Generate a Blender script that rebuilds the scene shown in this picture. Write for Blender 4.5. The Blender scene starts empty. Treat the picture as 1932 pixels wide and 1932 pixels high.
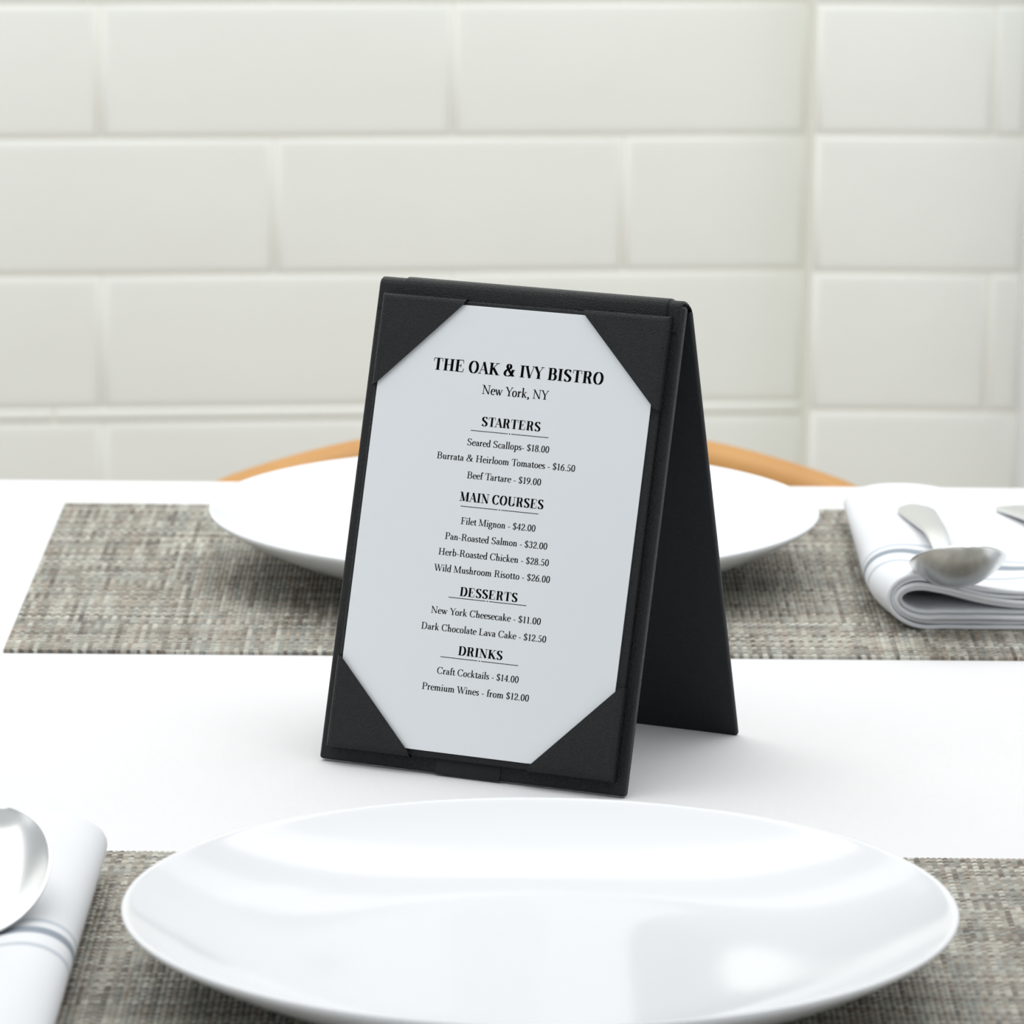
import bpy, bmesh, math, random
import numpy as np
from mathutils import Matrix, Vector
R = math.radians
T = 0.75                                    # table height
scene = bpy.context.scene
COL = scene.collection

# ------------------------------------------------------------------ camera
cam_d = bpy.data.cameras.new('camera'); cam = bpy.data.objects.new('camera', cam_d); COL.objects.link(cam)
cam_d.sensor_width = 36.0; cam_d.lens = 9926.47 / 1932 * 36
cam.matrix_world = (Matrix.Translation((0, 0, T + .51147)) @ Matrix.Rotation(math.pi/2 - .20129, 4, 'X')
                    @ Matrix.Rotation(.00824, 4, 'Z'))
cam_d.dof.use_dof = True; cam_d.dof.focus_distance = 2.05; cam_d.dof.aperture_fstop = 22
cam_d.clip_start = .05
scene.camera = cam
# ------------------------------------------------------------------ light
scene.view_settings.view_transform = 'Standard'; scene.view_settings.look = 'None'
scene.view_settings.gamma = 1; scene.view_settings.use_curve_mapping = False
scene.view_settings.exposure = 0.33
w = bpy.data.worlds.new('world'); scene.world = w; w.use_nodes = True
bg = w.node_tree.nodes['Background']; bg.inputs[0].default_value = (.94, .975, 1, 1); bg.inputs[1].default_value = .44
def area(name, loc, target, sx, sy, power, col=(1, 1, 1)):
    d = bpy.data.lights.new(name, 'AREA'); d.shape = 'RECTANGLE'; d.size = sx; d.size_y = sy; d.energy = power; d.color = col
    o = bpy.data.objects.new(name, d); COL.objects.link(o); o.location = loc
    o.rotation_euler = (Vector(target) - Vector(loc)).to_track_quat('-Z', 'Y').to_euler()
    return o
area('ceiling_softbox', (-.1, 2.3, T + 1.9), (-.1, 2.3, T), 3.4, 2.6, 34, (1, .99, .975))
area('wall_fill', (0, 3.0, T + 1.5), (0, 3.75, T + .1), 2.6, .9, 10.5, (.97, 1, .98))  # added fill to brighten the tile wall, not a fixture of the room
area('window_light', (-2.6, 1.2, T + 1.0), (0, 2.0, T), 1.2, 1.6, 4, (.93, .97, 1))

# ------------------------------------------------------------------ materials
def mat(name, col, rough=.5, metal=0.0, spec=.5, coat=0.0):
    m = bpy.data.materials.new(name); m.use_nodes = True
    p = m.node_tree.nodes['Principled BSDF']
    p.inputs['Base Color'].default_value = (*col, 1); p.inputs['Roughness'].default_value = rough
    p.inputs['Metallic'].default_value = metal; p.inputs['Specular IOR Level'].default_value = spec
    p.inputs['Coat Weight'].default_value = coat
    return m
def nd(m, kind, **kw):
    n = m.node_tree.nodes.new(kind)
    for k, v in kw.items(): setattr(n, k, v)
    return n
def lk(m, a, ao, b, bi): m.node_tree.links.new(a.outputs[ao], b.inputs[bi])
def P(m): return m.node_tree.nodes['Principled BSDF']
def bump(m, tex, out, strength, dist, invert=False):
    b = nd(m, 'ShaderNodeBump'); b.inputs['Strength'].default_value = strength; b.inputs['Distance'].default_value = dist; b.invert = invert
    lk(m, tex, out, b, 'Height'); lk(m, b, 'Normal', P(m), 'Normal'); return b
def objco(m):
    return nd(m, 'ShaderNodeTexCoord')

def leather(name, scale=3300, strength=.75, rough=.40, base=.75):
    m = mat(name, tuple(base * c for c in (.0042, .0053, .0066)), rough, spec=.36)
    tc = objco(m); v = nd(m, 'ShaderNodeTexVoronoi', feature='SMOOTH_F1'); v.inputs['Scale'].default_value = scale
    n = nd(m, 'ShaderNodeTexNoise'); n.inputs['Scale'].default_value = scale * .8; n.inputs['Detail'].default_value = 3
    lk(m, tc, 'Object', v, 'Vector'); lk(m, tc, 'Object', n, 'Vector')
    a = nd(m, 'ShaderNodeMath', operation='MULTIPLY_ADD'); a.inputs[1].default_value = .5; lk(m, n, 'Fac', a, 0); lk(m, v, 'Distance', a, 2)
    bump(m, a, 'Value', strength, .0006, True)
    return m
M = {}
M['leather'] = leather('black_leatherette')
M['leather_fine'] = leather('black_leatherette_fine', 3300, .4, .45, 2.2)
M['ribbon'] = mat('black_satin_ribbon', (.008, .008, .009), .5, spec=.3)
_m = M['ribbon']; _t = objco(_m); _w = nd(_m, 'ShaderNodeTexWave', bands_direction='Z'); _w.inputs['Scale']  .default_value = 900
lk(_m, _t, 'Object', _w, 'Vector'); bump(_m, _w, 'Fac', .25, .0002)
M['paper'] = mat('menu_paper', (.79, .82, .845), .6, spec=.3)
M['ink'] = mat('black_ink', (.002, .002, .0025), .8, spec=.05)
M['china'] = mat('white_china', (.77, .785, .80), .11, spec=.30)
M['steel'] = mat('polished_steel', (.76, .77, .76), .29, 1.0)
M['white_paint'] = mat('white_paint', (.86, .87, .89), .35)
M['plain_wood'] = mat('table_wood', (.25, .15, .08), .5)

def cloth(name, col, scale):
    m = mat(name, col, .85, spec=.15); P(m).inputs['Sheen Weight'].default_value = .15
    tc = objco(m)
    wx = nd(m, 'ShaderNodeTexWave', bands_direction='X'); wy = nd(m, 'ShaderNodeTexWave', bands_direction='Y')
    for q in (wx, wy): q.inputs['Scale'].default_value = scale; lk(m, tc, 'Object', q, 'Vector')
    a = nd(m, 'ShaderNodeMath', operation='ADD'); lk(m, wx, 'Fac', a, 0); lk(m, wy, 'Fac', a, 1)
    bump(m, a, 'Value', .2, .00012)
    return m
M['tablecloth'] = cloth('white_table_linen', (.755, .755, .763), 700)

def napkin_mat(name, ys, sg):
    m = cloth(name, (.78, .795, .82), 700)
    tc = objco(m); sep = nd(m, 'ShaderNodeSeparateXYZ'); lk(m, tc, 'Object', sep, 0)
    ramp = nd(m, 'ShaderNodeValToRGB'); cr = ramp.color_ramp; cr.interpolation = 'LINEAR'
    white = (.78, .795, .82, 1); thick = (.27, .31, .36, 1); faint = (.50, .545, .60, 1)
    L = .32
    els = [(0, white)]
    for y, wd, c in ((ys - sg * .0115, .0012, faint), (ys, .0036, thick), (ys + sg * .0185, .0018, faint)):
        els.append((y, wd, c))
    flat = [(0.0, white)]
    for y, wd, c in sorted(els[1:]):
        flat += [(y - wd - .0006, white), (y - wd, c), (y + wd, c), (y + wd + .0006, white)]
    cr.elements[0].position = 0; cr.elements[0].color = white
    cr.elements[1].position = 1; cr.elements[1].color = white
    for y, c in flat[1:]:
        e = cr.elements.new(y / L); e.color = c
    dv = nd(m, 'ShaderNodeMath', operation='DIVIDE'); dv.inputs[1].default_value = L
    lk(m, sep, 'Y', dv, 0); lk(m, dv, 0, ramp, 0); lk(m, ramp, 'Color', P(m), 'Base Color')
    return m

m = M['mat'] = mat('woven_vinyl', (.4, .37, .32), .5, spec=.35)
at = nd(m, 'ShaderNodeAttribute', attribute_name='thread'); lk(m, at, 'Color', P(m), 'Base Color')

def tile_mat(name, col):
    m = mat(name, col, .16, spec=.45)
    tc = objco(m); n = nd(m, 'ShaderNodeTexNoise'); n.inputs['Scale'].default_value = 9; n.inputs['Detail'].default_value = 2
    lk(m, tc, 'Object', n, 'Vector'); bump(m, n, 'Fac', .10, .01)
    n2 = nd(m, 'ShaderNodeTexNoise'); n2.inputs['Scale'].default_value = 5
    lk(m, tc, 'Object', n2, 'Vector')
    mx = nd(m, 'ShaderNodeMix', data_type='RGBA'); mx.inputs['A'].default_value = (*[c * .97 for c in col], 1); mx.inputs['B'].default_value = (*[min(1, c * 1.03) for c in col], 1)
    lk(m, n2, 'Fac', mx, 'Factor'); lk(m, mx, 'Result', P(m), 'Base Color')
    return m
M['tile'] = tile_mat('cream_glazed_tile', (.875, .895, .855))
M['grout'] = mat('pale_grout', (.86, .86, .80), .8)

m = M['honey'] = mat('honey_wood', (.68, .36, .11), .45)
tc = objco(m); wv = nd(m, 'ShaderNodeTexNoise'); wv.inputs['Scale'].default_value = 30; wv.inputs['Detail'].default_value = 4
lk(m, tc, 'Object', wv, 'Vector')
mx = nd(m, 'ShaderNodeMix', data_type='RGBA'); mx.inputs['A'].default_value = (.44, .20, .048, 1); mx.inputs['B'].default_value = (.56, .29, .075, 1)
lk(m, wv, 'Fac', mx, 'Factor'); lk(m, mx, 'Result', P(m), 'Base Color')
m = M['floor'] = mat('floor_planks', (.42, .36, .29), .4)
tc = objco(m); br = nd(m, 'ShaderNodeTexBrick'); br.inputs['Scale'].default_value = 1.0
br.inputs['Color1'].default_value = (.40, .34, .27, 1); br.inputs['Color2'].default_value = (.47, .40, .32, 1); br.inputs['Mortar'].default_value = (.2, .16, .12, 1)
br.inputs['Brick Width'].default_value = 1.2; br.inputs['Row Height'].default_value = .14; br.inputs['Mortar Size'].default_value = .003
lk(m, tc, 'Object', br, 'Vector'); lk(m, br, 'Color', P(m), 'Base Color')

# ------------------------------------------------------------------ helpers
def tag(o, label=None, cat=None, group=None, kind=None):
    for k, v in (('label', label), ('category', cat), ('group', group), ('kind', kind)):
        if v: o[k] = v
    return o
def empty(name, loc, rz=0.0):
    o = bpy.data.objects.new(name, None); COL.objects.link(o); o.location = loc; o.rotation_euler = (0, 0, rz)
    o.empty_display_size = .05
    return o
def link(name, me, mt, parent=None, smooth=True):
    o = bpy.data.objects.new(name, me); COL.objects.link(o)
    if mt is not None: me.materials.append(mt)
    if smooth:
        me.polygons.foreach_set('use_smooth', [True] * len(me.polygons))
    if parent: o.parent = parent
    return o
def mesh(name, v, f):
    me = bpy.data.meshes.new(name); me.from_pydata([tuple(map(float, q)) for q in v], [], f); me.update(); return me
def auto_smooth(me, ang=40):
    me.set_sharp_from_angle(angle=R(ang))
def bm_obj(name, bm, mt, parent=None, smooth=True, ang=40):
    bmesh.ops.recalc_face_normals(bm, faces=bm.faces)
    me = bpy.data.meshes.new(name); bm.to_mesh(me); bm.free()
    o = link(name, me, mt, parent, smooth)
    if smooth and ang: auto_smooth(me, ang)
    return o
def add_box(bm, x0, x1, y0, y1, z0, z1, fn=None, bev=0, seg=2):
    r = bmesh.ops.create_cube(bm, size=1)
    vs = r['verts']
    for v in vs:
        v.co = Vector(((x0 + x1) / 2 + v.co.x * (x1 - x0), (y0 + y1) / 2 + v.co.y * (y1 - y0), (z0 + z1) / 2 + v.co.z * (z1 - z0)))
    if bev:
        es = list({e for v in vs for e in v.link_edges})
        bmesh.ops.bevel(bm, geom=es, offset=bev, segments=seg, profile=.5, affect='EDGES')
    if fn:
        for v in bm.verts: v.co = fn(v.co)
def tube(path, rad, n=12, closed=False, sx=1.0, cap=True):
    """swept tube; rad may be a list"""
    pts = [Vector(p) for p in path]; N = len(pts); v = []; f = []
    if not hasattr(rad, '__len__'): rad = [rad] * N
    up = Vector((0, 0, 1))
    for i, p in enumerate(pts):
        a = pts[(i - 1) % N] if (closed or i) else pts[i]; b = pts[(i + 1) % N] if (closed or i < N - 1) else pts[i]
        d = (b - a).normalized(); s = d.cross(Vector((0, 1, 0)))
        if s.length < .1: s = d.cross(Vector((1, 0, 0)))
        s.normalize(); t = s.cross(d).normalized()
        for k in range(n):
            q = 2 * math.pi * k / n
            v.append(p + s * (rad[i] * math.cos(q)) + t * (rad[i] * sx * math.sin(q)))
    for i in range(N if closed else N - 1):
        for k in range(n):
            a = i * n + k; b = i * n + (k + 1) % n; c = ((i + 1) % N) * n + (k + 1) % n; d = ((i + 1) % N) * n + k
            f.append((a, b, c, d))
    if not closed and cap: f.append(tuple(range(n))[::-1]); f.append(tuple((N - 1) * n + k for k in range(n)))
    return v, f
def lathe(profile, n=96):
    v = []; f = []
    rings = []
    for r, z in profile:
        if r < 1e-6: rings.append([len(v)]); v.append((0, 0, z))
        else:
            rings.append(list(range(len(v), len(v) + n)))
            v += [(r * math.cos(2 * math.pi * k / n), r * math.sin(2 * math.pi * k / n), z) for k in range(n)]
    for a, b in zip(rings[:-1], rings[1:]):
        for k in range(n):
            k2 = (k + 1) % n
            if len(a) == 1 and len(b) == 1: continue
            if len(a) == 1: f.append((a[0], b[k], b[k2]))
            elif len(b) == 1: f.append((a[k], b[0], a[k2]))
            else: f.append((a[k], b[k], b[k2], a[k2]))
    return v, f

# ------------------------------------------------------------------ setting
fl = bmesh.new(); add_box(fl, -3, 3, -.6, 4.2, -.1, 0)
tag(bm_obj('floor', fl, M['floor'], smooth=False), 'pale timber floor under the dining table', kind='structure')

def tile_wall(name, s0, s1, rows, joints, loc, rz, z_low, z_high, base_thick=.06, label=None):
    """rows: list of z boundaries ascending; joints(i) -> list of s boundaries for the row i"""
    v = []; f = []; mi = []
    g = .0009
    prof = [(0, -.0010), (.0004, -.0003), (.0014, .0003), (.0030, .0007), (.0050, .0010), (.0070, .0011)]
    for i, (za, zb) in enumerate(zip(rows[:-1], rows[1:])):
        js = joints(i, za)
        for sa, sb in zip(js[:-1], js[1:]):
            k = min(1.0, (zb - za) / .03, (sb - sa) / .03)
            prev = None
            for (d, h) in prof:
                d *= k
                ring = len(v)
                v += [(sa + g + d, -h, za + g + d), (sb - g - d, -h, za + g + d), (sb - g - d, -h, zb - g - d), (sa + g + d, -h, zb - g - d)]
                if prev is not None:
                    for q in range(4):
                        f.append((prev + q, prev + (q + 1) % 4, ring + (q + 1) % 4, ring + q)); mi.append(0)
                prev = ring
            f.append((prev, prev + 1, prev + 2, prev + 3)); mi.append(0)
    b = len(v); th = base_thick
    v += [(s0, .0004, z_low), (s1, .0004, z_low), (s1, .0004, z_high), (s0, .0004, z_high), (s0, th, z_low), (s1, th, z_low), (s1, th, z_high), (s0, th, z_high)]
    for q in ((0, 1, 2, 3), (5, 4, 7, 6), (1, 5, 6, 2), (4, 0, 3, 7), (3, 2, 6, 7), (4, 5, 1, 0)):
        f.append(tuple(b + x for x in q)); mi.append(1)
    me = mesh(name, v, f); me.materials.append(M['tile']); me.materials.append(M['grout'])
    me.polygons.foreach_set('material_index', mi)
    o = link(name, me, None, None, True); auto_smooth(me, 50)
    o.location = loc; o.rotation_euler = (0, 0, rz)
    return tag(o, label, kind='structure')
rows = [-.75]
low = [-.1805 - .0967 * k for k in range(6)][::-1]
rows = [-.75] + [z for z in low if z > -.74] + [-.171, -.0745, .0233, .119]
z = .119
while z < 1.45: z += .0967; rows.append(z)
def joints_left(i, za):
    if abs(za + .1805) < .002: return [-1.9, -1.56, -.95, -.33, .2105]      # thin pencil strip
    k = round((za - .0233) / .0967) if za > -.172 else round((za + .1805) / .0967)
    base = -.0447 if (k % 2 == 0) == (za > -.172) else -.1718
    js = [s for s in [base + .2505 * q for q in range(-8, 3)] if -1.88 < s < .17]
    return [-1.9] + js + [.2105]
tile_wall('wall_back', -1.9, .214, rows, joints_left, (0, 3.73397, T), .10785, -T, 1.5, label='cream subway tile wall behind the table')
rr = [-.75] + [-.1655 - .0978 * k for k in range(5, 0, -1)] + [-.1655, -.066, .032, .1245]
z = .1245
while z < 1.45: z += .0978; rr.append(z)
def joints_right(i, za):
    k = round((za - .032) / .0978)
    return [0, .1255, .1485] if k % 2 == 0 else [0, .1485]
tile_wall('wall_right', -.0005, .149, rr, joints_right, (.2115, 3.69, T), 0, -T, 1.5, .12, label='shallow tiled pier right of the corner joint')
tb = bmesh.new(); add_box(tb, .3598, .50, 3.60, 3.80, .0, T + 1.5, bev=.004)
tag(bm_obj('trim_1', tb, M['white_paint']), 'white painted vertical door casing at the right edge', kind='structure')
tb = bmesh.new(); add_box(tb, .50, 2.4, 3.70, 3.80, .0, T + 1.5)
tag(bm_obj('wall_side', tb, M['white_paint'], smooth=False), 'plain white wall beyond the door casing', kind='structure')

# ------------------------------------------------------------------ table and cloth
TX, TY0, TY1 = .62, 1.455, 2.578
tbl = empty('dining_table', (0, (TY0 + TY1) / 2, 0)); tag(tbl, 'rectangular dining table hidden under the white tablecloth', 'table')
hy = (TY1 - TY0) / 2
b = bmesh.new(); add_box(b, -TX, TX, -hy, hy, T - .034, T - .004, bev=.004); bm_obj('tabletop', b, M['plain_wood'], tbl)
for sx in (-1, 1):
    for sy in (-1, 1):
        b = bmesh.new(); add_box(b, sx * (TX - .07) - .03, sx * (TX - .07) + .03, sy * (hy - .07) - .03, sy * (hy - .07) + .03, 0, T - .034, bev=.004)
        bm_obj('leg', b, M['plain_wood'], tbl)
def tablecloth():
    hx, hy2, r, drop = TX + .004, hy + .005, .007, .24
    # rings from the centre outwards; parameter around the perimeter
    per = []
    n = 60
    for k in range(n): per.append((-1 + 2 * k / n, -1))
    for k in range(n): per.append((1, -1 + 2 * k / n))
    for k in range(n): per.append((1 - 2 * k / n, 1))
    for k in range(n): per.append((-1, 1 - 2 * k / n))
    N = len(per); v = []; f = []
    rng = random.Random(3); ph = [rng.uniform(0, 6.28) for _ in range(4)]
    rings = [(0.5, 0), (1, 0)]
    levels = [('in', .5), ('in', .97)] + [('arc', a) for a in (0, 22, 45, 68, 90)] + [('drop', d) for d in (.02, .05, .09, .14, .19, drop)]
    for kind, q in levels:
        for i, (px, py) in enumerate(per):
            if kind == 'in':
                v.append((px * (hx - r) * q, py * (hy2 - r) * q, 0)); continue
            ox = 0 if abs(px) < 1 else px; oy = 0 if abs(py) < 1 else py
            L = math.hypot(ox, oy) or 1
            ax = px * (hx - r); ay = py * (hy2 - r)
            if kind == 'arc':
                e = r * math.sin(R(q)); zz = -r + r * math.cos(R(q))
            else:
                t = i / N * 2 * math.pi
                wv = .010 * math.sin(17 * t + ph[0]) + .006 * math.sin(29 * t + ph[1])
                e = r + (q / drop) * (.014 + wv); zz = -r - q
            v.append((ax + ox / L * e, ay + oy / L * e, zz))
    c = len(v); v.append((0, 0, 0))
    for k in range(N): f.append((c, k, (k + 1) % N))
    for lv in range(len(levels) - 1):
        for k in range(N):
            f.append((lv * N + k, (lv + 1) * N + k, (lv + 1) * N + (k + 1) % N, lv * N + (k + 1) % N))
    me = mesh('tablecloth', v, f); o = link('tablecloth', me, M['tablecloth']); auto_smooth(me, 60)
    o.location = (0, (TY0 + TY1) / 2, T)
    md = o.modifiers.new('thickness', 'SOLIDIFY'); md.thickness = .0008; md.offset = -1
    tag(o, 'smooth white linen tablecloth draped over the table', 'tablecloth')
tablecloth()

# ------------------------------------------------------------------ chair behind the table
def chair():
    cx, cy = .0135, 2.60
    c = empty('bentwood_chair', (cx, cy, 0)); tag(c, 'honey coloured bentwood chair with curved back, behind the far plate', 'chair')
    # back hoop: top arc then posts down to the seat
    pts = []
    zt = T - .032
    arc = []
    for k in range(-22, 23):
        x = .215 * math.sin(R(k * 90 / 22))
        a = abs(x)
        zz = zt - 1.03 * x * x if a < .175 else None
        arc.append((x, zz))
    top = [(x, .235 - .55 * x * x, zt - 1.03 * x * x) for x in [i * .0125 for i in range(-14, 15)]]
    xr, yr, zr = top[-1]
    side = [(.19, .212, zr - .022), (.198, .206, zr - .055), (.2, .2, .58), (.196, .195, .52), (.19, .19, .445)]
    path = [(-x, y, z) for x, y, z in side[::-1]] + top + side
    v, f = tube(path, .0155, 14); link('back_hoop', mesh('back_hoop', v, f), M['honey'], c)
    inner = [(-.09, .195, .445), (-.105, .20, .52), (-.1, .212, .60), (-.07, .222, .655), (0, .23, .675), (.07, .222, .655), (.1, .212, .60), (.105, .20, .52), (.09, .195, .445)]
    v, f = tube(inner, .010, 10); o = link('inner_hoop', mesh('inner_hoop', v, f), M['honey'], c)
    v, f = lathe([(0, .43), (.17, .43), (.2, .432), (.205, .44), (.2, .449), (.17, .452), (0, .447)], 48)
    link('seat', mesh('seat', v, f), M['honey'], c)
    for sx in (-1, 1):
        v, f = tube([(sx * .15, -.13, .432), (sx * .165, -.16, .25), (sx * .175, -.185, 0)], [.017, .015, .012], 12); link('leg', mesh('leg', v, f), M['honey'], c)
        v, f = tube([(sx * .14, .14, .432), (sx * .16, .185, .25), (sx * .18, .235, 0)], [.017, .015, .012], 12); link('leg', mesh('leg', v, f), M['honey'], c)
    ring = [(.158 * math.cos(2 * math.pi * k / 40), .158 * math.sin(2 * math.pi * k / 40) + .005, .27) for k in range(40)]
    v, f = tube(ring, .008, 8, True); link('stretcher_ring', mesh('stretcher_ring', v, f), M['honey'], c)
chair()

# ------------------------------------------------------------------ woven placemats
def placemat_mesh(W, D, seed):
    p, q, sub = .0021, .0022, 4
    nx, ny = int(W / p), int(D / q)
    gx, gy = nx * sub + 1, ny * sub + 1
    xs = np.arange(gx) / sub; ys = np.arange(gy) / sub
    X, Y = np.meshgrid(xs, ys, indexing='ij')
    i = np.clip(np.floor(X), 0, nx - 1).astype(int); j = np.clip(np.floor(Y), 0, ny - 1).astype(int)
    A, Rd = .00042, .00052
    # each thread: centre line wave + round section
    def sec(fr): return np.sqrt(np.clip(1 - (fr / .54) ** 2, 0, 1))
    fx = X - i - .5; fy = Y - j - .5
    warp = A * np.cos(math.pi * (Y - .5) + math.pi * i) + Rd * sec(fx)
    weft = -A * np.cos(math.pi * (X - .5) + math.pi * j) + Rd * sec(fy)
    top_w = warp > weft
    H = np.maximum(warp, weft)
    rng = np.random.default_rng(seed)
    pal = .82 * np.array([(.50, .48, .41), (.36, .335, .28), (.235, .205, .165), (.125, .10, .08), (.33, .345, .31), (.38, .32, .255), (.18, .165, .145), (.60, .59, .52)])
    def threads(n, length, seg, probs):
        out = np.zeros((n, length, 3))
        for a in range(n):
            k = 0
            while k < length:
                l = int(rng.integers(seg[0], seg[1])); out[a, k:k + l] = pal[rng.choice(len(pal), p=probs)] * rng.uniform(.88, 1.1); k += l
        return out
    pw = np.array([.2, .18, .14, .08, .15, .1, .06, .09]); pw /= pw.sum()
    pf = np.array([.17, .18, .15, .11, .12, .1, .09, .08]); pf /= pf.sum()
    cw = threads(nx, ny, (4, 26), pw); cf = threads(ny, nx, (6, 44), pf)
    pw2 = rng.uniform(.78, 1.2, (nx, ny, 1)); cw *= pw2; cf *= rng.uniform(.78, 1.2, (ny, nx, 1))
    # neighbouring weft rows share tone in bands
    band = np.repeat(rng.uniform(.80, 1.15, ny // 3 + 2), 3)[:ny]; cf *= band[:, None, None]
    C = np.where(top_w[..., None], cw[i, j], cf[j, i])
    C = np.clip(C, .03, .95)
    V = np.stack([X * p, Y * q, H + .0009], -1).reshape(-1, 3)
    idx = np.arange(gx * gy).reshape(gx, gy)
    F = np.stack([idx[:-1, :-1], idx[1:, :-1], idx[1:, 1:], idx[:-1, 1:]], -1).reshape(-1, 4)
    # skirt down to the cloth
    border = np.concatenate([idx[:, 0], idx[-1, 1:], idx[-2::-1, -1], idx[0, -2:0:-1]])
    nb = len(border); base = len(V)
    S = V[border].copy(); S[:, 2] = 0
    V = np.concatenate([V, S]); Cc = np.concatenate([C.reshape(-1, 3), C.reshape(-1, 3)[border]])
    k = np.arange(nb); k2 = (k + 1) % nb
    SF = np.stack([border[k2], border[k], base + k, base + k2], -1)
    F = np.concatenate([F, SF])
    me = bpy.data.meshes.new('placemat')
    me.vertices.add(len(V)); me.vertices.foreach_set('co', V.ravel().astype('f'))
    me.loops.add(F.size); me.loops.foreach_set('vertex_index', F.ravel().astype('i'))
    me.polygons.add(len(F)); me.polygons.foreach_set('loop_start', np.arange(0, F.size, 4, dtype='i'))
    me.polygons.foreach_set('use_smooth', np.ones(len(F), bool))
    a = me.color_attributes.new('thread', 'FLOAT_COLOR', 'POINT')
    a.data.foreach_set('color', np.concatenate([Cc, np.ones((len(Cc), 1))], 1).ravel().astype('f'))
    me.update(); me.validate()
    me.materials.append(M['mat'])
    return me
G = 'woven placemats on the table'
for loc, rz, sd, lab in (((-.21727, 2.19544, T), .0019, 5, 'far grey brown woven placemat under the plate beside the chair'),
                         ((-.2172, 1.5535, T), -.0015, 11, 'near grey brown woven placemat under the large foreground plate')):
    o = bpy.data.objects.new('placemat', placemat_mesh(.45, .3168, sd)); COL.objects.link(o)
    o.location = loc; o.rotation_euler = (0, 0, rz); tag(o, lab, 'placemat', G)

# ------------------------------------------------------------------ plates
MATZ = T + .0012
prof = [(0, .0035), (.05, .0035), (.066, .0034), (.0715, .0008), (.073, 0), (.0755, .0002), (.0775, .0022), (.085, .0048), (.100, .0092), (.114, .0145), (.126, .0202),
        (.1345, .0250), (.1385, .0276), (.1397, .0288), (.1400, .0297), (.1396, .0304), (.1386, .0305), (.1372, .0298), (.1325, .0268), (.124, .0222),
        (.112, .0170), (.099, .0126), (.086, .0095), (.074, .0079), (.06, .0072), (.035, .0069), (0, .0068)]
pv, pf = lathe(prof, 128)
pm = mesh('dinner_plate', pv, pf); pm.materials.append(M['china'])
for (x, y), lab in (((.00098, 2.3644), 'far round white china plate partly hidden behind the menu holder'), ((.0105, 1.6984), 'near large round white china plate in the foreground')):
    o = bpy.data.objects.new('dinner_plate', pm); COL.objects.link(o); o.location = (x, y, MATZ); tag(o, lab, 'plate', 'white dinner plates')
    s = o.modifiers.new('sub', 'SUBSURF'); s.levels = 1; s.render_levels = 1
pm.polygons.foreach_set('use_smooth', [True] * len(pm.polygons))

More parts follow.
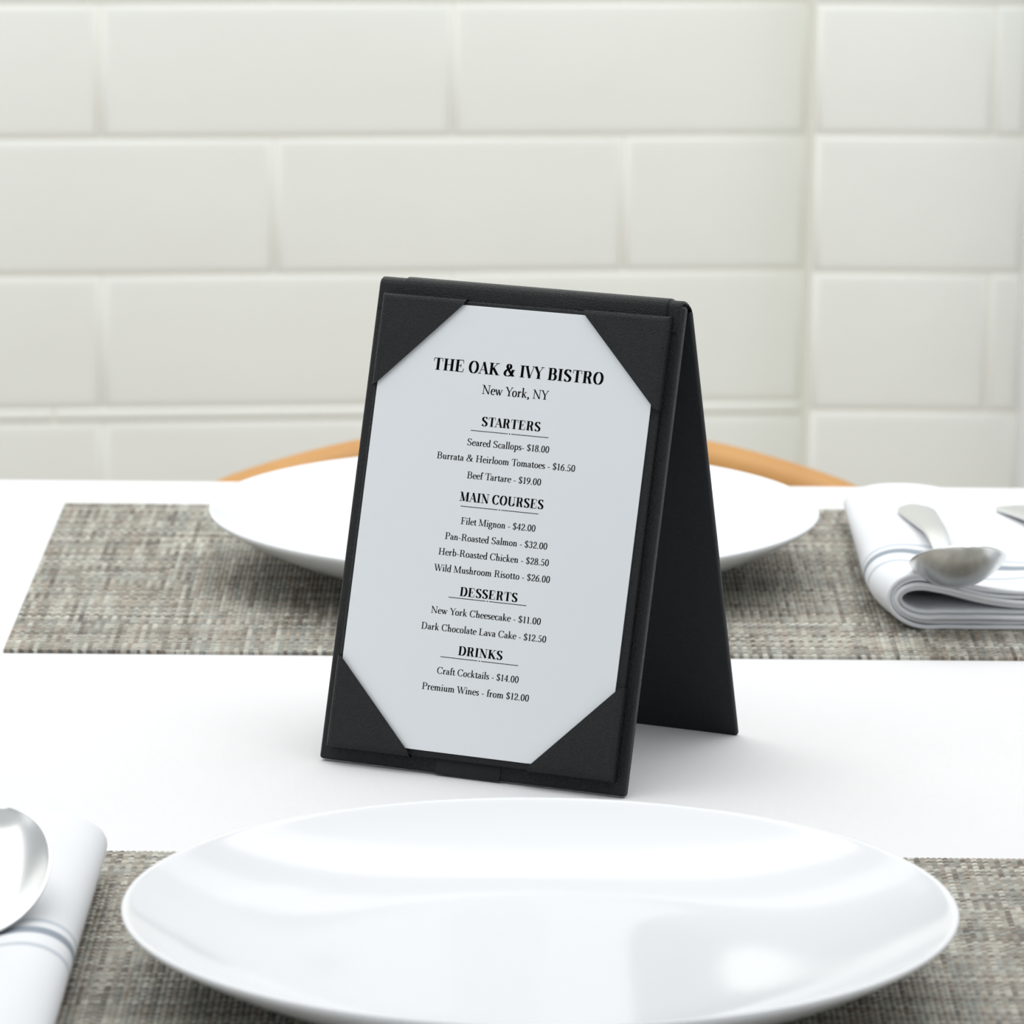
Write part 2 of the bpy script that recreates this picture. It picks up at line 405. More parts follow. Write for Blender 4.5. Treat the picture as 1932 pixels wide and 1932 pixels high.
# ------------------------------------------------------------------ folded napkins
def napkin(name, loc, rz, length, ys, sg, zs, flare, dip, label, width=.125, layers=4):
    """U-folded cloth: fold along local x=0, layers open towards +x, front end at local y=0."""
    v = []; f = []
    th = .0022
    ny = 40
    rng = random.Random(7)
    def zc(x):          # heights of the layer packs
        t = min(1, max(0, (x - .028) / .045)); t = t * t * (3 - 2 * t)
        return t
    for k in range(layers):
        o = k * th
        # centre line of this layer in the x-z plane
        zb = .0012 + o + .0
        zt0 = .0268 - o
        rx = .021 - o * .92; rz_ = (zt0 - zb) / 2
        cx = .021 + .0006
        line = []
        n1 = 16
        X = [width - (width - cx) * q / n1 for q in range(n1)]
        for x in X:
            line.append((x, zb))
        for q in range(0, 19):
            a = R(-90 - 180 * q / 18)
            line.append((cx + rx * math.cos(a), zb + rz_ + rz_ * math.sin(a)))
        for x in X[::-1]:
            line.append((x, zt0 - .0088 * zc(x)))
        n = len(line)
        # offset both sides for thickness
        half = th * .49
        cent = line
        offs = []
        for i, (x, z) in enumerate(cent):
            a = cent[max(0, i - 1)]; b_ = cent[min(n - 1, i + 1)]
            dx, dz = b_[0] - a[0], b_[1] - a[1]; L = math.hypot(dx, dz) or 1
            offs.append((dz / L, -dx / L))
        ph1, ph2 = rng.uniform(0, 6.3), rng.uniform(0, 6.3)
        loops = []
        yy = [0, .0006, .0016, .004] + [.004 + (length - .008) * q / (ny - 1) for q in range(1, ny)] + [length - .0016, length - .0006, length]
        inset = k * .0009 * (1 if k % 2 else -.3)
        base = len(v)
        for y in yy:
            e = min(y, length - y)
            hh = half * min(1.0, .55 + .45 * math.sqrt(min(1, e / .0016)))
            for sgn in (1, -1):
                for i, (x, z) in enumerate(cent):
                    ox, oz = offs[i]
                    px = x + sgn * ox * hh; pz = z + sgn * oz * hh
                    wav = .00035 * math.sin(95 * x + ph1 + 3 * k) * math.exp(-y / .03)
                    if i < n1: wav = abs(wav) * .6
                    left = max(0, 1 - x / .05)
                    px += flare * left * math.exp(-(y / .022) ** 1.5)
                    zz = pz + wav
                    if i >= n1 + 9 and dip:
                        bx, by, dd, sx_, sy_ = dip
                        zz -= dd * (1 - k / layers * .25) * math.exp(-((x - bx) / sx_) ** 2 - ((y - by) / sy_) ** 2)
                    zz *= zs[0] + (zs[1] - zs[0]) * y / length
                    zz += .0006 * math.sin(23 * y + ph2 * .2 + 30 * x) * min(1, max(0, (z - .012) / .01))
                    v.append((px, y + inset * math.exp(-y / .02), max(zz, .0002)))
        m2 = 2 * n
        loop = list(range(n)) + [n + i for i in range(n)][::-1]
        for a in range(len(yy) - 1):
            A = base + a * m2; B = A + m2
            for i in range(m2):
                p_, q_ = loop[i], loop[(i + 1) % m2]
                f.append((A + p_, A + q_, B + q_, B + p_))
        for a, rev in ((0, False), (len(yy) - 1, True)):
            A = base + a * m2
            for i in range(n - 1):
                q4 = (A + i, A + n + i, A + n + i + 1, A + i + 1)
                f.append(q4[::-1] if rev else q4)
    bm = bmesh.new(); me0 = mesh('tmp', v, f); bm.from_mesh(me0); bpy.data.meshes.remove(me0)
    o = bm_obj(name, bm, napkin_mat('striped_linen', ys, sg), None, True, 70)
    o.location = loc; o.rotation_euler = (0, 0, rz)
    s = o.modifiers.new('sub', 'SUBSURF'); s.levels = 1; s.render_levels = 1
    return tag(o, label, 'napkin', 'folded striped napkins')
MZ = T + .0014
napkin('napkin', (.1575, 2.248, MZ), R(-.5), .232, .0535, -1, (1.0, .72), .007, (.041, .026, .0095, .024, .036), 'folded white napkin with blue grey stripes, at right beside the far plate')
napkin('napkin', (-.1452, 1.836, MZ), R(180), .302, .148, 1, (.86, .97), .0, (.036, .138, .0065, .019, .055), 'folded white napkin with grey stripes, at left beside the near plate')

# ------------------------------------------------------------------ cutlery
def spoon(loc, rz, label, sink=0.0):
    """tip at local origin, handle along local +y; z=0 is where the bowl bottom rests"""
    sp = empty('soup_spoon', loc, rz); tag(sp, label, 'spoon', 'soup spoons on the napkins')
    L, W, dep = .065, .0415, .0110
    def rim(s): return .0262 - .0187 * min(1, s / L)
    nt = 20
    def station(s):
        if s <= L:
            u = s / L
            hw = W / 2 * (max(0, 1 - abs((u - .5) / .5) ** 2.15)) ** .5 if u < .5 else W / 2 * (max(0, 1 - abs((u - .5) / .56) ** 2.1)) ** .62
            if u > .9: hw = max(hw, .0036)
            d = dep * (max(0, math.sin(math.pi * min(1, (u * .93 + .035)))) ** .75)
            return hw, d
    v = []; f = []
    ss = [L * (1 - math.cos(math.pi * .5 * q / 10)) * .4 for q in range(11)] ; ss += [L * .4 + L * .6 * q / 14 for q in range(1, 15)]
    for s in ss:
        hw, d = station(max(s, .00015)); hw = max(hw, .0008)
        for k in range(nt + 1):
            t = -1 + 2 * k / nt
            v.append((hw * t, s, rim(s) - d * (1 - abs(t) ** 2.2) * min(1, hw / .012)))
    def grid(n, m):
        return [(a * (m) + k, a * m + k + 1, (a + 1) * m + k + 1, (a + 1) * m + k) for a in range(n - 1) for k in range(m - 1)]
    me = mesh('bowl', v, grid(len(ss), nt + 1)); o = link('bowl', me, M['steel'], sp)
    md = o.modifiers.new('t', 'SOLIDIFY'); md.thickness = .0013; md.offset = 0
    md = o.modifiers.new('s', 'SUBSURF'); md.levels = 1; md.render_levels = 2
    # handle
    v = []; nt2 = 8; hs = [0, .006, .014, .024, .036, .05, .066, .082, .098, .112, .122, .129, .1335, .1355, .136]
    for s in hs:
        u = s / .136
        hw = .0036 + .0072 * max(0, (u - .1)) ** 1.1
        if s > .118: hw *= math.sqrt(max(.02, 1 - ((s - .118) / .0182) ** 2))
        zc = .0075 + .0150 * math.sin(min(1, u / .42) * math.pi / 2) ** 1.2 - (-.0030 * ((u - .42) / .58) ** 1.25 if u > .42 else 0)
        th = .0018 + .0008 * (1 - u)
        for k in range(nt2 + 1):
            t = -1 + 2 * k / nt2
            v.append((hw * t, L - .002 + s, zc + th * .35 * (1 - t * t)))
    me = mesh('handle', v, grid(len(hs), nt2 + 1)); o = link('handle', me, M['steel'], sp)
    md = o.modifiers.new('t', 'SOLIDIFY'); md.thickness = .0020; md.offset = 0
    md = o.modifiers.new('s', 'SUBSURF'); md.levels = 1; md.render_levels = 2
    return sp
rs_ = spoon((.1957, 2.207, T + .0215), R(2.5), 'steel soup spoon on the far napkin, bowl pointing to the camera')
rs_.rotation_euler = (R(-6.5), 0, R(2.5))
sp_ = spoon((-.1797, 1.7755, T + .0265), R(180 - 8), 'steel soup spoon on the near napkin, cut by the left edge')
sp_.rotation_euler = (R(-6.5), 0, R(177)); sp_.location = (-.1737, 1.750, T + .0243)
def fork(loc, rz):
    """handle end at the origin, tines along local -y"""
    fk = empty('fork', loc, rz); tag(fk, 'steel fork handle on the far napkin, at the right edge', 'fork')
    v = []; nt = 8; hs = [0, .0006, .003, .008, .016, .03, .05, .075, .10, .125, .14, .148]
    for s in hs:
        u = s / .148; hw = .0108 - .0078 * u ** .8
        if s < .003: hw *= .8 + .2 * math.sqrt(max(.0, 1 - ((.003 - s) / .003) ** 2))
        zc = .0045 + .004 * math.sin(u * math.pi)
        for k in range(nt + 1):
            t = -1 + 2 * k / nt; v.append((hw * t, -s, zc + .0006 * (1 - t * t)))
    fc = [(a * 9 + k, (a + 1) * 9 + k, (a + 1) * 9 + k + 1, a * 9 + k + 1) for a in range(len(hs) - 1) for k in range(8)]
    o = link('handle', mesh('handle', v, fc), M['steel'], fk)
    md = o.modifiers.new('t', 'SOLIDIFY'); md.thickness = .0022; md.offset = 0
    md = o.modifiers.new('s', 'SUBSURF'); md.levels = 1; md.render_levels = 2
    b = bmesh.new(); add_box(b, -.0115, .0115, -.168, -.150, .0032, .0052, bev=.0008)
    add_box(b, -.003, .003, -.152, -.146, .0034, .0054, bev=.0006)
    for k in range(4):
        x = -.0095 + k * .00633; add_box(b, x - .0016, x + .0016, -.203, -.166, .0034, .0054, bev=.0007)
    bm_obj('tines', b, M['steel'], fk)
fork((.2378, 2.440, T + .0128), R(13))

# ------------------------------------------------------------------ menu holder
BA, BL = -.44412, .27402
PW, PL, TH = .1320, .1917, .0043
MX, MY = -.07539, 2.01699 - .0040
mh = empty('menu_holder', (MX, MY, T + .00115), BA)
tag(mh, 'black leatherette table tent menu holder standing between the two plates', 'menu holder')
cb, sb = math.cos(BL), math.sin(BL)
def FP(u, v, k): return Vector((u, v * sb - k * cb, v * cb + k * sb))     # front panel frame
def fmap(co): return FP(co.x, co.z, -co.y)                                  # box authored as x=u, y=-k, z=v
def panel_obj(name, u0, u1, v0, v1, k0, k1, mt, bev, parent, seg=3, fn=fmap):
    b = bmesh.new(); add_box(b, u0, u1, -k1, -k0, v0, v1, None, bev, seg)
    for q in b.verts: q.co = fn(q.co)
    return bm_obj(name, b, mt, parent)
panel_obj('front_panel', 0, PW, 0, PL - .0015, -TH, 0, M['leather'], .0013, mh)
# rear panel, hinged at the top
ytop, ztop = PL * sb, PL * cb
y_b = .1135
RA = math.atan2(y_b - (ytop + .0072), ztop)
RL = math.hypot(y_b - (ytop + .0072), ztop) - .0012
cr_, sr_ = math.cos(RA), math.sin(RA)
def rmap(co):   # x=u, z=v measured from the foot, y = depth away from the viewer
    return Vector((co.x, y_b - co.z * sr_ + co.y * cr_, -.0014 + co.z * cr_ + co.y * sr_))
panel_obj('rear_panel', .0004, PW - .0012, 0, RL - .003, -.0026, 0, M['leather_fine'], .0011, mh, 3, lambda co: rmap(co))
# spine leather rolled over the top, front to rear
def rolled(name, u0, u1, lift, v_front, v_rear, mt, th):
    prof = []
    for q in range(6): prof.append((0 + lift, v_front + (PL - .0022 - v_front) * q / 5, 'f'))
    pf_ = [FP(0, v_, k_) for k_, v_, _ in prof]
    pr = [rmap(Vector((0, .0026 + lift, RL - .004 - (RL - .004 - v_rear) * q / 5))) for q in range(6)]
    p0 = pf_[-1]; p1 = pr[0]
    d0 = (FP(0, 1, 0) - FP(0, 0, 0)).normalized(); d1 = (pr[0] - pr[1]).normalized()
    L = .0042 + lift
    mid = []
    for q in range(1, 10):
        t = q / 10; a, b_, c_, d_ = p0, p0 + d0 * L, p1 + d1 * L, p1
        mid.append(a * (1 - t) ** 3 + b_ * 3 * t * (1 - t) ** 2 + c_ * 3 * t * t * (1 - t) + d_ * t ** 3)
    line = pf_ + mid + pr
    v = []; n = len(line)
    nor = []
    for i in range(n):
        d = (line[min(n - 1, i + 1)] - line[max(0, i - 1)]).normalized(); nor.append(Vector((0, d.z, -d.y)) * -1)
    us = [u0, u0 + .0006, (u0 * 3 + u1) / 4, (u0 + u1) / 2, (u0 + u1 * 3) / 4, u1 - .0006, u1]
    for u in us:
        edge = .35 if u in (u0, u1) else 1
        for i, p in enumerate(line): v.append((u, p.y + nor[i].y * th * edge, p.z + nor[i].z * th * edge))
        for i, p in enumerate(line): v.append((u, p.y, p.z))
    f = []; m2 = 2 * n
    loop = list(range(n)) + [n + i for i in range(n)][::-1]
    for a in range(len(us) - 1):
        for i in range(m2):
            p_, q_ = loop[i], loop[(i + 1) % m2]; f.append((a * m2 + p_, a * m2 + q_, (a + 1) * m2 + q_, (a + 1) * m2 + p_))
    for A, rev in ((0, 0), ((len(us) - 1) * m2, 1)):
        for i in range(n - 1): f.append((A + i, A + n + i, A + n + i + 1, A + i + 1))
    b = bmesh.new(); me0 = mesh('tmp', v, f); b.from_mesh(me0); bpy.data.meshes.remove(me0)
    return bm_obj(name, b, mt, mh, True, 50)
rolled('spine', .0003, PW - .0015, -.0008, PL - .012, RL - .009, M['leather'], .0010)
rolled('spine_strip', .0112, .1252, .0001, PL - .0145, RL - .03, M['leather'], .0008)
# pad that carries the card
pad = panel_obj('backing_pad', .0046, .1278, .0053, .1850, -.0002, .0026, M['leather'], .0009, mh)
# ribbon at the foot
panel_obj('ribbon_tab', .0511, .0791, -.0004, .0075, -.0006, .00025, M['ribbon'], .0002, mh)
def pocket(cu, cv, su, sv):
    """triangular leather corner pocket; (cu,cv) is the pad corner, su/sv point inwards"""
    a = .0362
    k1 = .0042
    def pt(x, y, k): return FP(cu + su * x, cv + sv * y, k)
    o_ = -.0004
    # outline: corner, along u, along v; rounded outer edges over the pad sides
    rows_ = []
    n = 10
    v = []; f = []
    def tri(off, k):
        A = (o_ + off, o_ + off); B = (a - off * .3, o_ + off); C = (o_ + off, a - off * .3)
        out = []
        for q in range(n): out.append((A[0] + (B[0] - A[0]) * q / n, A[1]))
        for q in range(n): out.append((B[0] + (C[0] - B[0]) * q / n, B[1] + (C[1] - B[1]) * q / n))
        for q in range(n): out.append((C[0], C[1] + (A[1] - C[1]) * q / n))
        return [pt(x, y, k + (.00018 * math.sin(math.pi * min(1, max(0, (x + y) / a))))) for x, y in out]
    rings = [tri(0, .0006), tri(-.0001, .0022), tri(.0002, .0034), tri(.0009, .0040), tri(.0020, k1)]
    m_ = 3 * n
    for rg in rings: v += rg
    for a_ in range(len(rings) - 1):
        for i in range(m_): f.append((a_ * m_ + i, a_ * m_ + (i + 1) % m_, (a_ + 1) * m_ + (i + 1) % m_, (a_ + 1) * m_ + i))
    f.append(tuple((len(rings) - 1) * m_ + i for i in range(m_)))
    b = bmesh.new(); me0 = mesh('tmp', v, f); b.from_mesh(me0); bpy.data.meshes.remove(me0)
    o = bm_obj('corner_pocket', b, M['leather'], pad, True, 35)
    return o
for cu, su in ((.0046, 1), (.1278, -1)):
    for cv, sv in ((.0053, 1), (.1850, -1)): pocket(cu, cv, su, sv)

# ------------------------------------------------------------------ menu card with its printing
mc = empty('menu_card', (MX, MY, T + .00115), BA)
tag(mc, 'white printed menu card held in the black corner pockets', 'menu card')
panel_obj('paper', .0063, .1243, .0080, .1832, .00262, .0030, M['paper'], .0001, mc, 1)

def arc(cx, cy, rx, ry, a0, a1, n=16): return [(cx + rx * math.cos(R(a0 + (a1 - a0) * k / n)), cy + ry * math.sin(R(a0 + (a1 - a0) * k / n))) for k in range(n + 1)]
def bez(a, b, c, d, n=10):
    return [tuple((1-t)**3*a[i] + 3*t*(1-t)**2*b[i] + 3*t*t*(1-t)*c[i] + t**3*d[i] for i in (0, 1)) for t in [k / n for k in range(n + 1)]]
def ell(cx, cy, rx, ry): return ('n', arc(cx, cy, rx, ry, 0, 360, 28))
def stem(x, y0=0, y1=1): return ('k', [(x, y0), (x, y1)])
def thin(*p): return ('t', list(p))
def ser(x, y, h=.16): return ('s', x, y, h)
def Lser(x, y): return ('t', [(x - .12, y - .05), (x, y - .01)])
def dot(x, y, r=.07): return ('d', x, y, r)
CAP = .985
def S_(w, h, y0=0, x0=0):
    return [('n', [(x0 + w * a, y0 + h * b) for a, b in arc(.5, .745, .36, .24, 25, 215, 14)]),
            ('k', [(x0 + w * a, y0 + h * b) for a, b in ((.2, .66), (.34, .575), (.62, .46), (.78, .35))]),
            ('n', [(x0 + w * a, y0 + h * b) for a, b in arc(.48, .26, .38, .25, 35, -155, 14)]),
            thin((x0 + w * .84, y0 + h * .98), (x0 + w * .83, y0 + h * .76)), thin((x0 + w * .11, y0 + h * .02), (x0 + w * .12, y0 + h * .26))]
def n_arch(x): return [('n', bez((x, .40), (x + .06, .66), (x + .29, .70), (x + .29, .40))), stem(x + .29, 0, .41), ser(x + .29, 0, .11)]
GL = {
 ' ': (.27, []),
 'I': (.44, [stem(.22), ser(.22, 0), ser(.22, 1)]),
 'H': (.94, [stem(.21), stem(.73), thin((.21, .51), (.73, .51)), ser(.21, 0), ser(.21, 1), ser(.73, 0), ser(.73, 1)]),
 'T': (.80, [stem(.4), ser(.4, 0), thin((.05, CAP), (.75, CAP)), thin((.06, CAP), (.03, .72)), thin((.74, CAP), (.77, .72))]),
 'E': (.80, [stem(.21), ser(.21, 0), ser(.21, 1), thin((.2, CAP), (.68, CAP)), thin((.67, CAP), (.70, .74)), thin((.2, .52), (.5, .52)), thin((.5, .66), (.5, .38)), thin((.2, .015), (.7, .015)), thin((.70, .015), (.74, .3))]),
 'F': (.72, [stem(.21), ser(.21, 0, .18), ser(.21, 1), thin((.2, CAP), (.66, CAP)), thin((.65, CAP), (.68, .74)), thin((.2, .51), (.48, .51)), thin((.48, .65), (.48, .37))]),
 'L': (.74, [stem(.21), ser(.21, 0), ser(.21, 1), thin((.2, .015), (.66, .015)), thin((.66, .015), (.70, .32))]),
 'O': (.86, [ell(.43, .5, .32, .49)]),
 'C': (.80, [('n', arc(.44, .5, .34, .49, 42, 318, 26)), thin((.72, 1.0), (.71, .70)), thin((.72, .16), (.69, .28))]),
 'D': (.88, [stem(.21), ser(.16, 0, .11), ser(.16, 1, .11), thin((.2, CAP), (.44, CAP)), ('n', arc(.44, .5, .31, .485, 90, -90, 20)), thin((.2, .015), (.44, .015))]),
 'B': (.78, [stem(.21), ser(.16, 0, .11), ser(.16, 1, .11), thin((.2, CAP), (.42, CAP)), ('n', arc(.42, .755, .19, .23, 90, -90)), thin((.2, .525), (.44, .525)), ('n', arc(.44, .27, .23, .255, 90, -90)), thin((.2, .015), (.44, .015))]),
 'P': (.72, [stem(.21), ser(.21, 0, .17), ser(.16, 1, .11), thin((.2, CAP), (.42, CAP)), ('n', arc(.42, .735, .22, .25, 90, -90)), thin((.2, .485), (.42, .485))]),
 'R': (.84, [stem(.21), ser(.21, 0), ser(.16, 1, .11), thin((.2, CAP), (.42, CAP)), ('n', arc(.42, .75, .2, .235, 90, -90)), thin((.2, .515), (.42, .515)), ('k', bez((.42, .5), (.64, .46), (.55, .12), (.70, .03))), thin((.70, .02), (.82, .05))]),
 'K': (.88, [stem(.21), ser(.21, 0), ser(.21, 1), thin((.70, .97), (.22, .42)), ('k', [(.36, .58), (.74, .02)]), ser(.70, 1, .13), ser(.76, 0, .13)]),
 'A': (.80, [thin((.09, .02), (.40, .98)), ('k', [(.38, 1.0), (.70, .01)]), thin((.2, .34), (.6, .34)), ser(.09, 0, .1), ser(.71, 0, .14)]),
 'V': (.80, [('k', [(.11, .99), (.42, .0)]), thin((.43, .02), (.70, .98)), ser(.11, 1, .14), ser(.70, 1, .1)]),
 'W': (1.14, [('k', [(.10, .99), (.35, .0)]), thin((.36, .02), (.56, .98)), ('k', [(.52, .99), (.77, .0)]), thin((.78, .02), (1.03, .98)), ser(.10, 1, .13), ser(.52, 1, .12), ser(1.03, 1, .1)]),
 'Y': (.78, [('k', [(.10, .99), (.40, .44)]), thin((.41, .46), (.68, .98)), stem(.40, 0, .46), ser(.10, 1, .13), ser(.68, 1, .1), ser(.40, 0)]),
 'N': (.90, [thin((.17, 0), (.17, .98)), ('k', [(.15, .98), (.73, .02)]), thin((.745, .0), (.745, .98)), ser(.13, 1, .11), ser(.17, 0, .13), ser(.745, 1, .13)]),
 'M': (1.06, [thin((.15, 0), (.17, .98)), ('k', [(.18, .98), (.51, .03)]), thin((.52, .03), (.83, .98)), stem(.87), ser(.13, 1, .1), ser(.15, 0, .13), ser(.88, 0), ser(.92, 1, .11)]),
 'U': (.90, [stem(.21, .28, 1), ('n', arc(.475, .29, .265, .285, 180, 360, 18)), thin((.74, .28), (.74, .99)), ser(.21, 1), ser(.74, 1, .12)]),
 'S': (.68, S_(.62, 1.0, 0, .04)),
 '&': (.98, [('n', arc(.43, .80, .145, .185, 0, 360, 20)), ('k', [(.31, .72), (.50, .40), (.82, .03)]), ('n', bez((.42, .60), (.05, .45), (.0, .0), (.38, .01))), ('n', bez((.38, .01), (.60, .01), (.74, .25), (.78, .55))), ser(.80, .56, .12), thin((.78, .03), (.95, .05))]),
 '0': (.54, [ell(.27, .485, .19, .475)]),
 '1': (.46, [stem(.24, 0, .96), thin((.09, .83), (.24, .95)), ser(.24, 0, .13)]),
 '2': (.54, [('n', arc(.26, .70, .17, .255, 165, -25, 14) + bez((.414, .59), (.36, .42), (.16, .25), (.08, .06))), ('h', [(.07, .045), (.46, .045)]), thin((.46, .03), (.49, .22)), dot(.12, .72, .06)]),
 '3': (.54, [('n', arc(.25, .735, .15, .215, 150, -80, 14)), ('n', arc(.24, .265, .19, .26, 80, -150, 16)), dot(.12, .80, .055), dot(.10, .17, .055)]),
 '4': (.56, [stem(.37, 0, .96), thin((.36, .95), (.05, .29)), ('h', [(.04, .28), (.52, .28)]), ser(.37, 0, .12)]),
 '5': (.54, [('h', [(.14, .925), (.44, .925)]), thin((.14, .94), (.11, .50)), ('n', arc(.24, .295, .20, .285, 130, -150, 18)), dot(.10, .14, .055)]),
 '6': (.54, [ell(.27, .285, .185, .28), ('n', bez((.085, .29), (.09, .66), (.28, .90), (.45, .96)))]),
 '8': (.54, [ell(.27, .735, .145, .22), ell(.27, .255, .185, .25)]),
 '9': (.54, [ell(.27, .675, .185, .28), ('n', bez((.455, .67), (.45, .30), (.26, .06), (.09, .0)))]),
 '$': (.56, S_(.5, .92, .03, .03) + [thin((.285, -.1), (.285, 1.08))]),
 '.': (.27, [dot(.13, .06, .075)]),
 ',': (.27, [dot(.13, .06, .075), ('n', bez((.18, .05), (.19, -.06), (.13, -.14), (.07, -.18)))]),
 '-': (.36, [('h', [(.05, .29), (.31, .29)])]),
 'a': (.50, [stem(.36, .06, .44), ('n', arc(.225, .44, .135, .175, 150, 0, 10)), dot(.12, .48, .06), ('n', bez((.36, .37), (.20, .35), (.07, .30), (.07, .15))), ('n', bez((.07, .15), (.07, -.03), (.26, -.02), (.36, .13))), thin((.35, .06), (.41, .0), (.49, .05))]),
 'b': (.56, [stem(.14, .0, 1.06), Lser(.14, 1.06), ('n', arc(.30, .31, .185, .315, 150, -150, 22))]),
 'c': (.46, [('n', arc(.27, .31, .195, .315, 48, 318, 20)), dot(.38, .49, .06)]),
 'd': (.57, [('n', arc(.27, .31, .185, .315, 30, 330, 22)), stem(.43, .02, 1.06), Lser(.43, 1.06), ser(.48, .01, .08)]),
 'e': (.47, [('n', arc(.26, .31, .19, .315, 8, 318, 22)), thin((.08, .36), (.45, .36))]),
 'f': (.34, [stem(.17, 0, .82), ('n', arc(.30, .82, .13, .22, 180, 55, 10)), dot(.37, .97, .06), thin((.03, .60), (.33, .60)), ser(.17, 0, .13)]),
 'g': (.52, [ell(.24, .41, .15, .215), dot(.46, .60, .05), thin((.36, .56), (.46, .62)), ('n', bez((.15, .23), (.02, .08), (.12, .04), (.26, .04))), ('n', bez((.26, .04), (.50, .04), (.50, -.12), (.44, -.22))), ('n', bez((.44, -.22), (.34, -.37), (.04, -.36), (.05, -.18))), ('n', bez((.05, -.18), (.06, -.06), (.14, .0), (.22, .04)))]),
 'h': (.58, [stem(.14, 0, 1.06), Lser(.14, 1.06), ser(.14, 0, .11)] + n_arch(.14)),
 'i': (.29, [stem(.15, 0, .62), Lser(.15, .63), ser(.15, 0, .12), dot(.14, .90, .075)]),
 'k': (.57, [stem(.14, 0, 1.06), Lser(.14, 1.06), ser(.14, 0, .11), thin((.15, .24), (.42, .60)), ('k', [(.25, .38), (.46, .02)]), ser(.42, .62, .1), ser(.48, 0, .1)]),
 'l': (.29, [stem(.15, 0, 1.06), Lser(.15, 1.06), ser(.15, 0, .12)]),
 'm': (.87, [stem(.14, 0, .62), Lser(.14, .63), ser(.14, 0, .11)] + n_arch(.14) + n_arch(.43)),
 'n': (.58, [stem(.14, 0, .62), Lser(.14, .63), ser(.14, 0, .11)] + n_arch(.14)),
 'o': (.54, [ell(.27, .31, .19, .315)]),
 'p': (.57, [stem(.14, -.36, .62), Lser(.14, .63), ser(.14, -.36, .12), ('n', arc(.30, .31, .185, .315, 150, -150, 22))]),
 'r': (.42, [stem(.14, 0, .62), Lser(.14, .63), ser(.14, 0, .12), ('n', bez((.14, .38), (.17, .56), (.26, .66), (.35, .60))), dot(.35, .56, .065)]),
 's': (.41, S_(.36, .63, 0, .025)),
 't': (.35, [stem(.16, .12, .78), thin((.03, .60), (.32, .60)), thin((.04, .60), (.16, .78)), ('n', bez((.16, .13), (.17, -.02), (.28, -.02), (.34, .09)))]),
 'u': (.58, [stem(.14, .18, .62), Lser(.14, .62), ('n', bez((.14, .20), (.14, -.06), (.36, -.03), (.43, .18))), stem(.43, .02, .62), Lser(.43, .62), ser(.48, .01, .08)]),
 'v': (.50, [('k', [(.08, .61), (.25, .0)]), thin((.26, .01), (.43, .61)), ser(.08, .62, .1), ser(.43, .62, .08)]),
 'w': (.76, [('k', [(.08, .61), (.25, .0)]), thin((.26, .01), (.40, .61)), ('k', [(.36, .61), (.52, .0)]), thin((.53, .01), (.69, .61)), ser(.08, .62, .1), ser(.36, .62, .09), ser(.69, .62, .08)]),
}
def text_polys(txt, bold):
    a, b_ = (.116, .027) if bold else (.069, .031)
    xs = 1.06 if bold else 1.0
    polys = []; x = 0; track = .05 if bold else .02
    kern = {('T', 'o'): -.1, ('T', 'a'): -.1, ('Y', 'o'): -.1, ('A', 'K'): 0, ('V', 'Y'): -.1, ('I', 'V'): -.04, ('O', 'A'): -.05, ('T', 'A'): -.1, ('A', 'R'): -.02, ('L', 'a'): -.02, ('W', 'i'): -.04, ('F', 'i'): -.03, ('N', 'Y'): -.03}
    def ribbon(pts, hw):
        n = len(pts); out = []
        for i, p in enumerate(pts):
            q = pts[max(0, i - 1)]; r = pts[min(n - 1, i + 1)]
            if n > 2 and pts[0] == pts[-1]:
                q = pts[i - 1] if i else pts[-2]; r = pts[i + 1] if i < n - 1 else pts[1]
            dx, dy = r[0] - q[0], r[1] - q[1]; L = math.hypot(dx, dy) or 1
            nx, ny = -dy / L, dx / L; h = hw(nx, ny)
            out.append(((p[0] + nx * h, p[1] + ny * h), (p[0] - nx * h, p[1] - ny * h)))
        return [(A[0], A[1], B[1], B[0]) for A, B in zip(out[:-1], out[1:])]
    prev = None
    for ch in txt:
        adv, st = GL[ch]
        x += kern.get((prev, ch), 0); prev = ch
        for s in st:
            if s[0] == 'n': ps = ribbon([(p[0] * xs, p[1]) for p in s[1]], lambda nx, ny: math.hypot(a * nx, b_ * ny))
            elif s[0] == 'k':
                pts = [(p[0] * xs, p[1]) for p in s[1]]
                ps = ribbon(pts, lambda nx, ny: a * max(.8, abs(nx)) if len(pts) == 2 and pts[0][0] == pts[1][0] else a * .92)
            elif s[0] == 't': ps = ribbon([(p[0] * xs, p[1]) for p in s[1]], lambda nx, ny: b_)
            elif s[0] == 'h': ps = ribbon([(p[0] * xs, p[1]) for p in s[1]], lambda nx, ny: b_ * 1.5)
            elif s[0] == 's':
                _, sx, sy, h = s; sx *= xs; h = h + (a - .062) * .8
                y0 = sy if sy < .3 and sy > -.1 or sy < -.1 else sy - b_ * 2
                ps = [((sx - h, y0), (sx + h, y0), (sx + h, y0 + b_ * 2), (sx - h, y0 + b_ * 2))]
            else:
                _, sx, sy, r = s; sx *= xs
                ps = [tuple((sx + r * math.cos(q * math.pi / 5), sy + r * math.sin(q * math.pi / 5)) for q in range(10))]
            polys += [[(px + x, py) for px, py in p] for p in ps]
        x += adv * xs + track
    x0 = min(p[0] for q in polys for p in q); x1 = max(p[0] for q in polys for p in q)
    return polys, x0, x1
def text_line(name, txt, uc, vb, width, cap, bold):
    polys, x0, x1 = text_polys(txt, bold)
    sx = width / (x1 - x0); v = []; f = []
    for p in polys:
        ar = sum(p[i][0] * p[(i + 1) % len(p)][1] - p[(i + 1) % len(p)][0] * p[i][1] for i in range(len(p)))
        if ar < 0: p = p[::-1]
        f.append(tuple(range(len(v), len(v) + len(p))))
        v += [FP((uc + (q[0] - (x0 + x1) / 2) * sx) * .001, (vb + q[1] * cap) * .001, .00304) for q in p]
    link(name, mesh(name, v, f), M['ink'], mc, False)
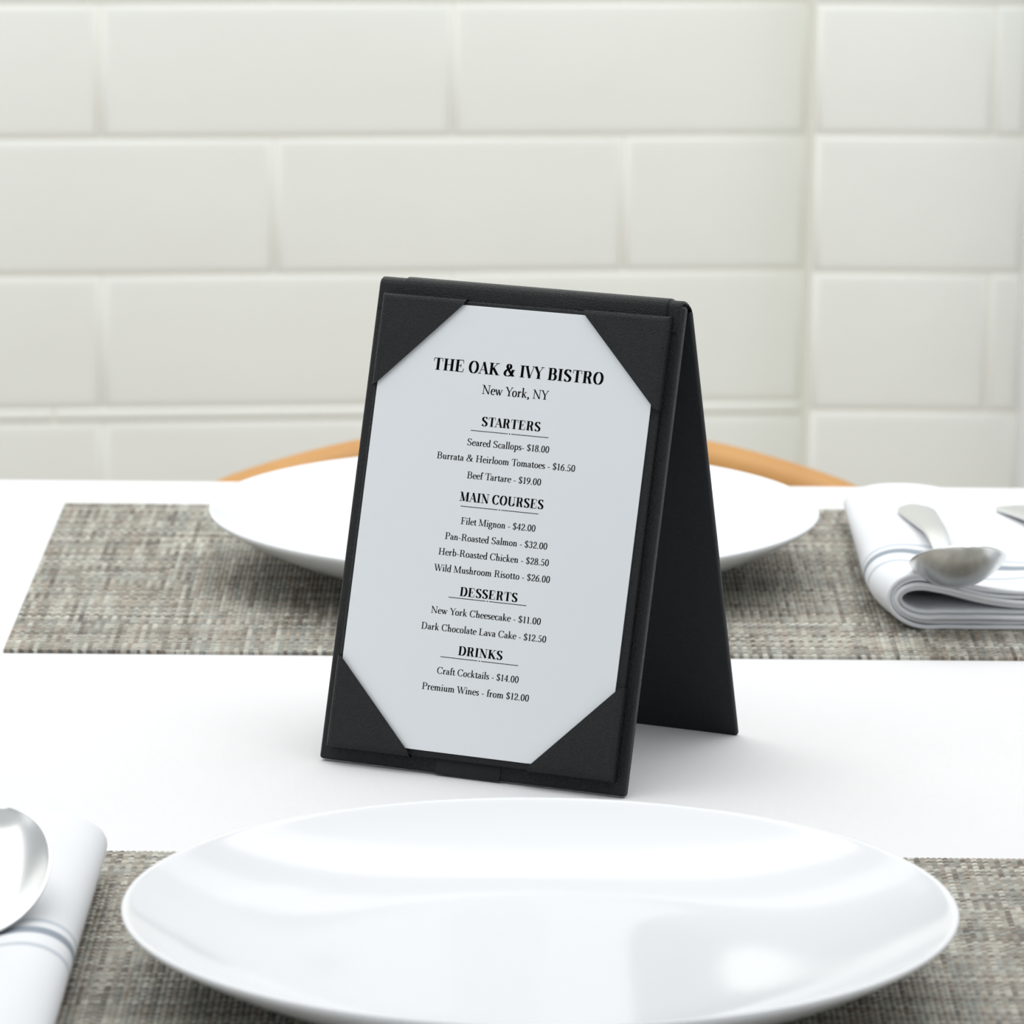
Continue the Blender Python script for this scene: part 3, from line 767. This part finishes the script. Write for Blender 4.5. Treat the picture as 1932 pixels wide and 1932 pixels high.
UC = 66.2
text_line('title_lettering', 'THE OAK & IVY BISTRO', 66.45, 156.85, 73.4, 4.71, True)
text_line('place_lettering', 'New York, NY', 66.5, 149.05, 28.7, 3.55, False)
for t, u, vb, wd, cp in (('STARTERS', 66.4, 136.5, 25.4, 3.62), ('MAIN COURSES', 66.4, 106.5, 36.2, 3.62), ('DESSERTS', 65.97, 69.55, 24.9, 3.5), ('DRINKS', 65.6, 46.55, 19.1, 3.5)):
    text_line('section_heading', t, u, vb, wd, cp, True)
for t, u, vb, wd in (('Seared Scallops- $18.00', 66.3, 128.5, 35.3), ('Burrata & Heirloom Tomatoes - $16.50', 66.1, 122.2, 59.6), ('Beef Tartare - $19.00', 66.27, 115.6, 31.9),
                     ('Filet Mignon - $42.00', 66.2, 97.5, 32.2), ('Pan-Roasted Salmon - $32.00', 66.2, 91.05, 44.1), ('Herb-Roasted Chicken - $28.50', 66.0, 84.75, 47.6),
                     ('Wild Mushroom Risotto - $26.00', 66.1, 78.35, 50.1), ('New York Cheesecake - $11.00', 65.8, 61.8, 47.4), ('Dark Chocolate Lava Cake - $12.50', 65.75, 55.2, 53.9),
                     ('Craft Cocktails - $14.00', 65.6, 38.45, 35.2), ('Premium Wines - from $12.00', 65.45, 31.8, 46.2)):
    text_line('dish_lettering', t, u, vb, wd, 2.66, False)
for u, vb in ((66.2, 134.4), (65.95, 104.5), (65.7, 68.6), (65.45, 45.15)):
    v = []; f = []
    for x0, x1 in ((-16.8, -.75), (.75, 16.8)):
        b0 = len(v); v += [FP((u + x) * .001, (vb + y) * .001, .00304) for x, y in ((x0, -.13), (x1, -.13), (x1, .13), (x0, .13))]; f.append((b0, b0 + 1, b0 + 2, b0 + 3))
    b0 = len(v); v += [FP((u + .26 * math.cos(q * math.pi / 6)) * .001, (vb + .26 * math.sin(q * math.pi / 6)) * .001, .00304) for q in range(12)]; f.append(tuple(range(b0, b0 + 12)))
    link('divider_rule', mesh('divider_rule', v, f), M['ink'], mc, False)
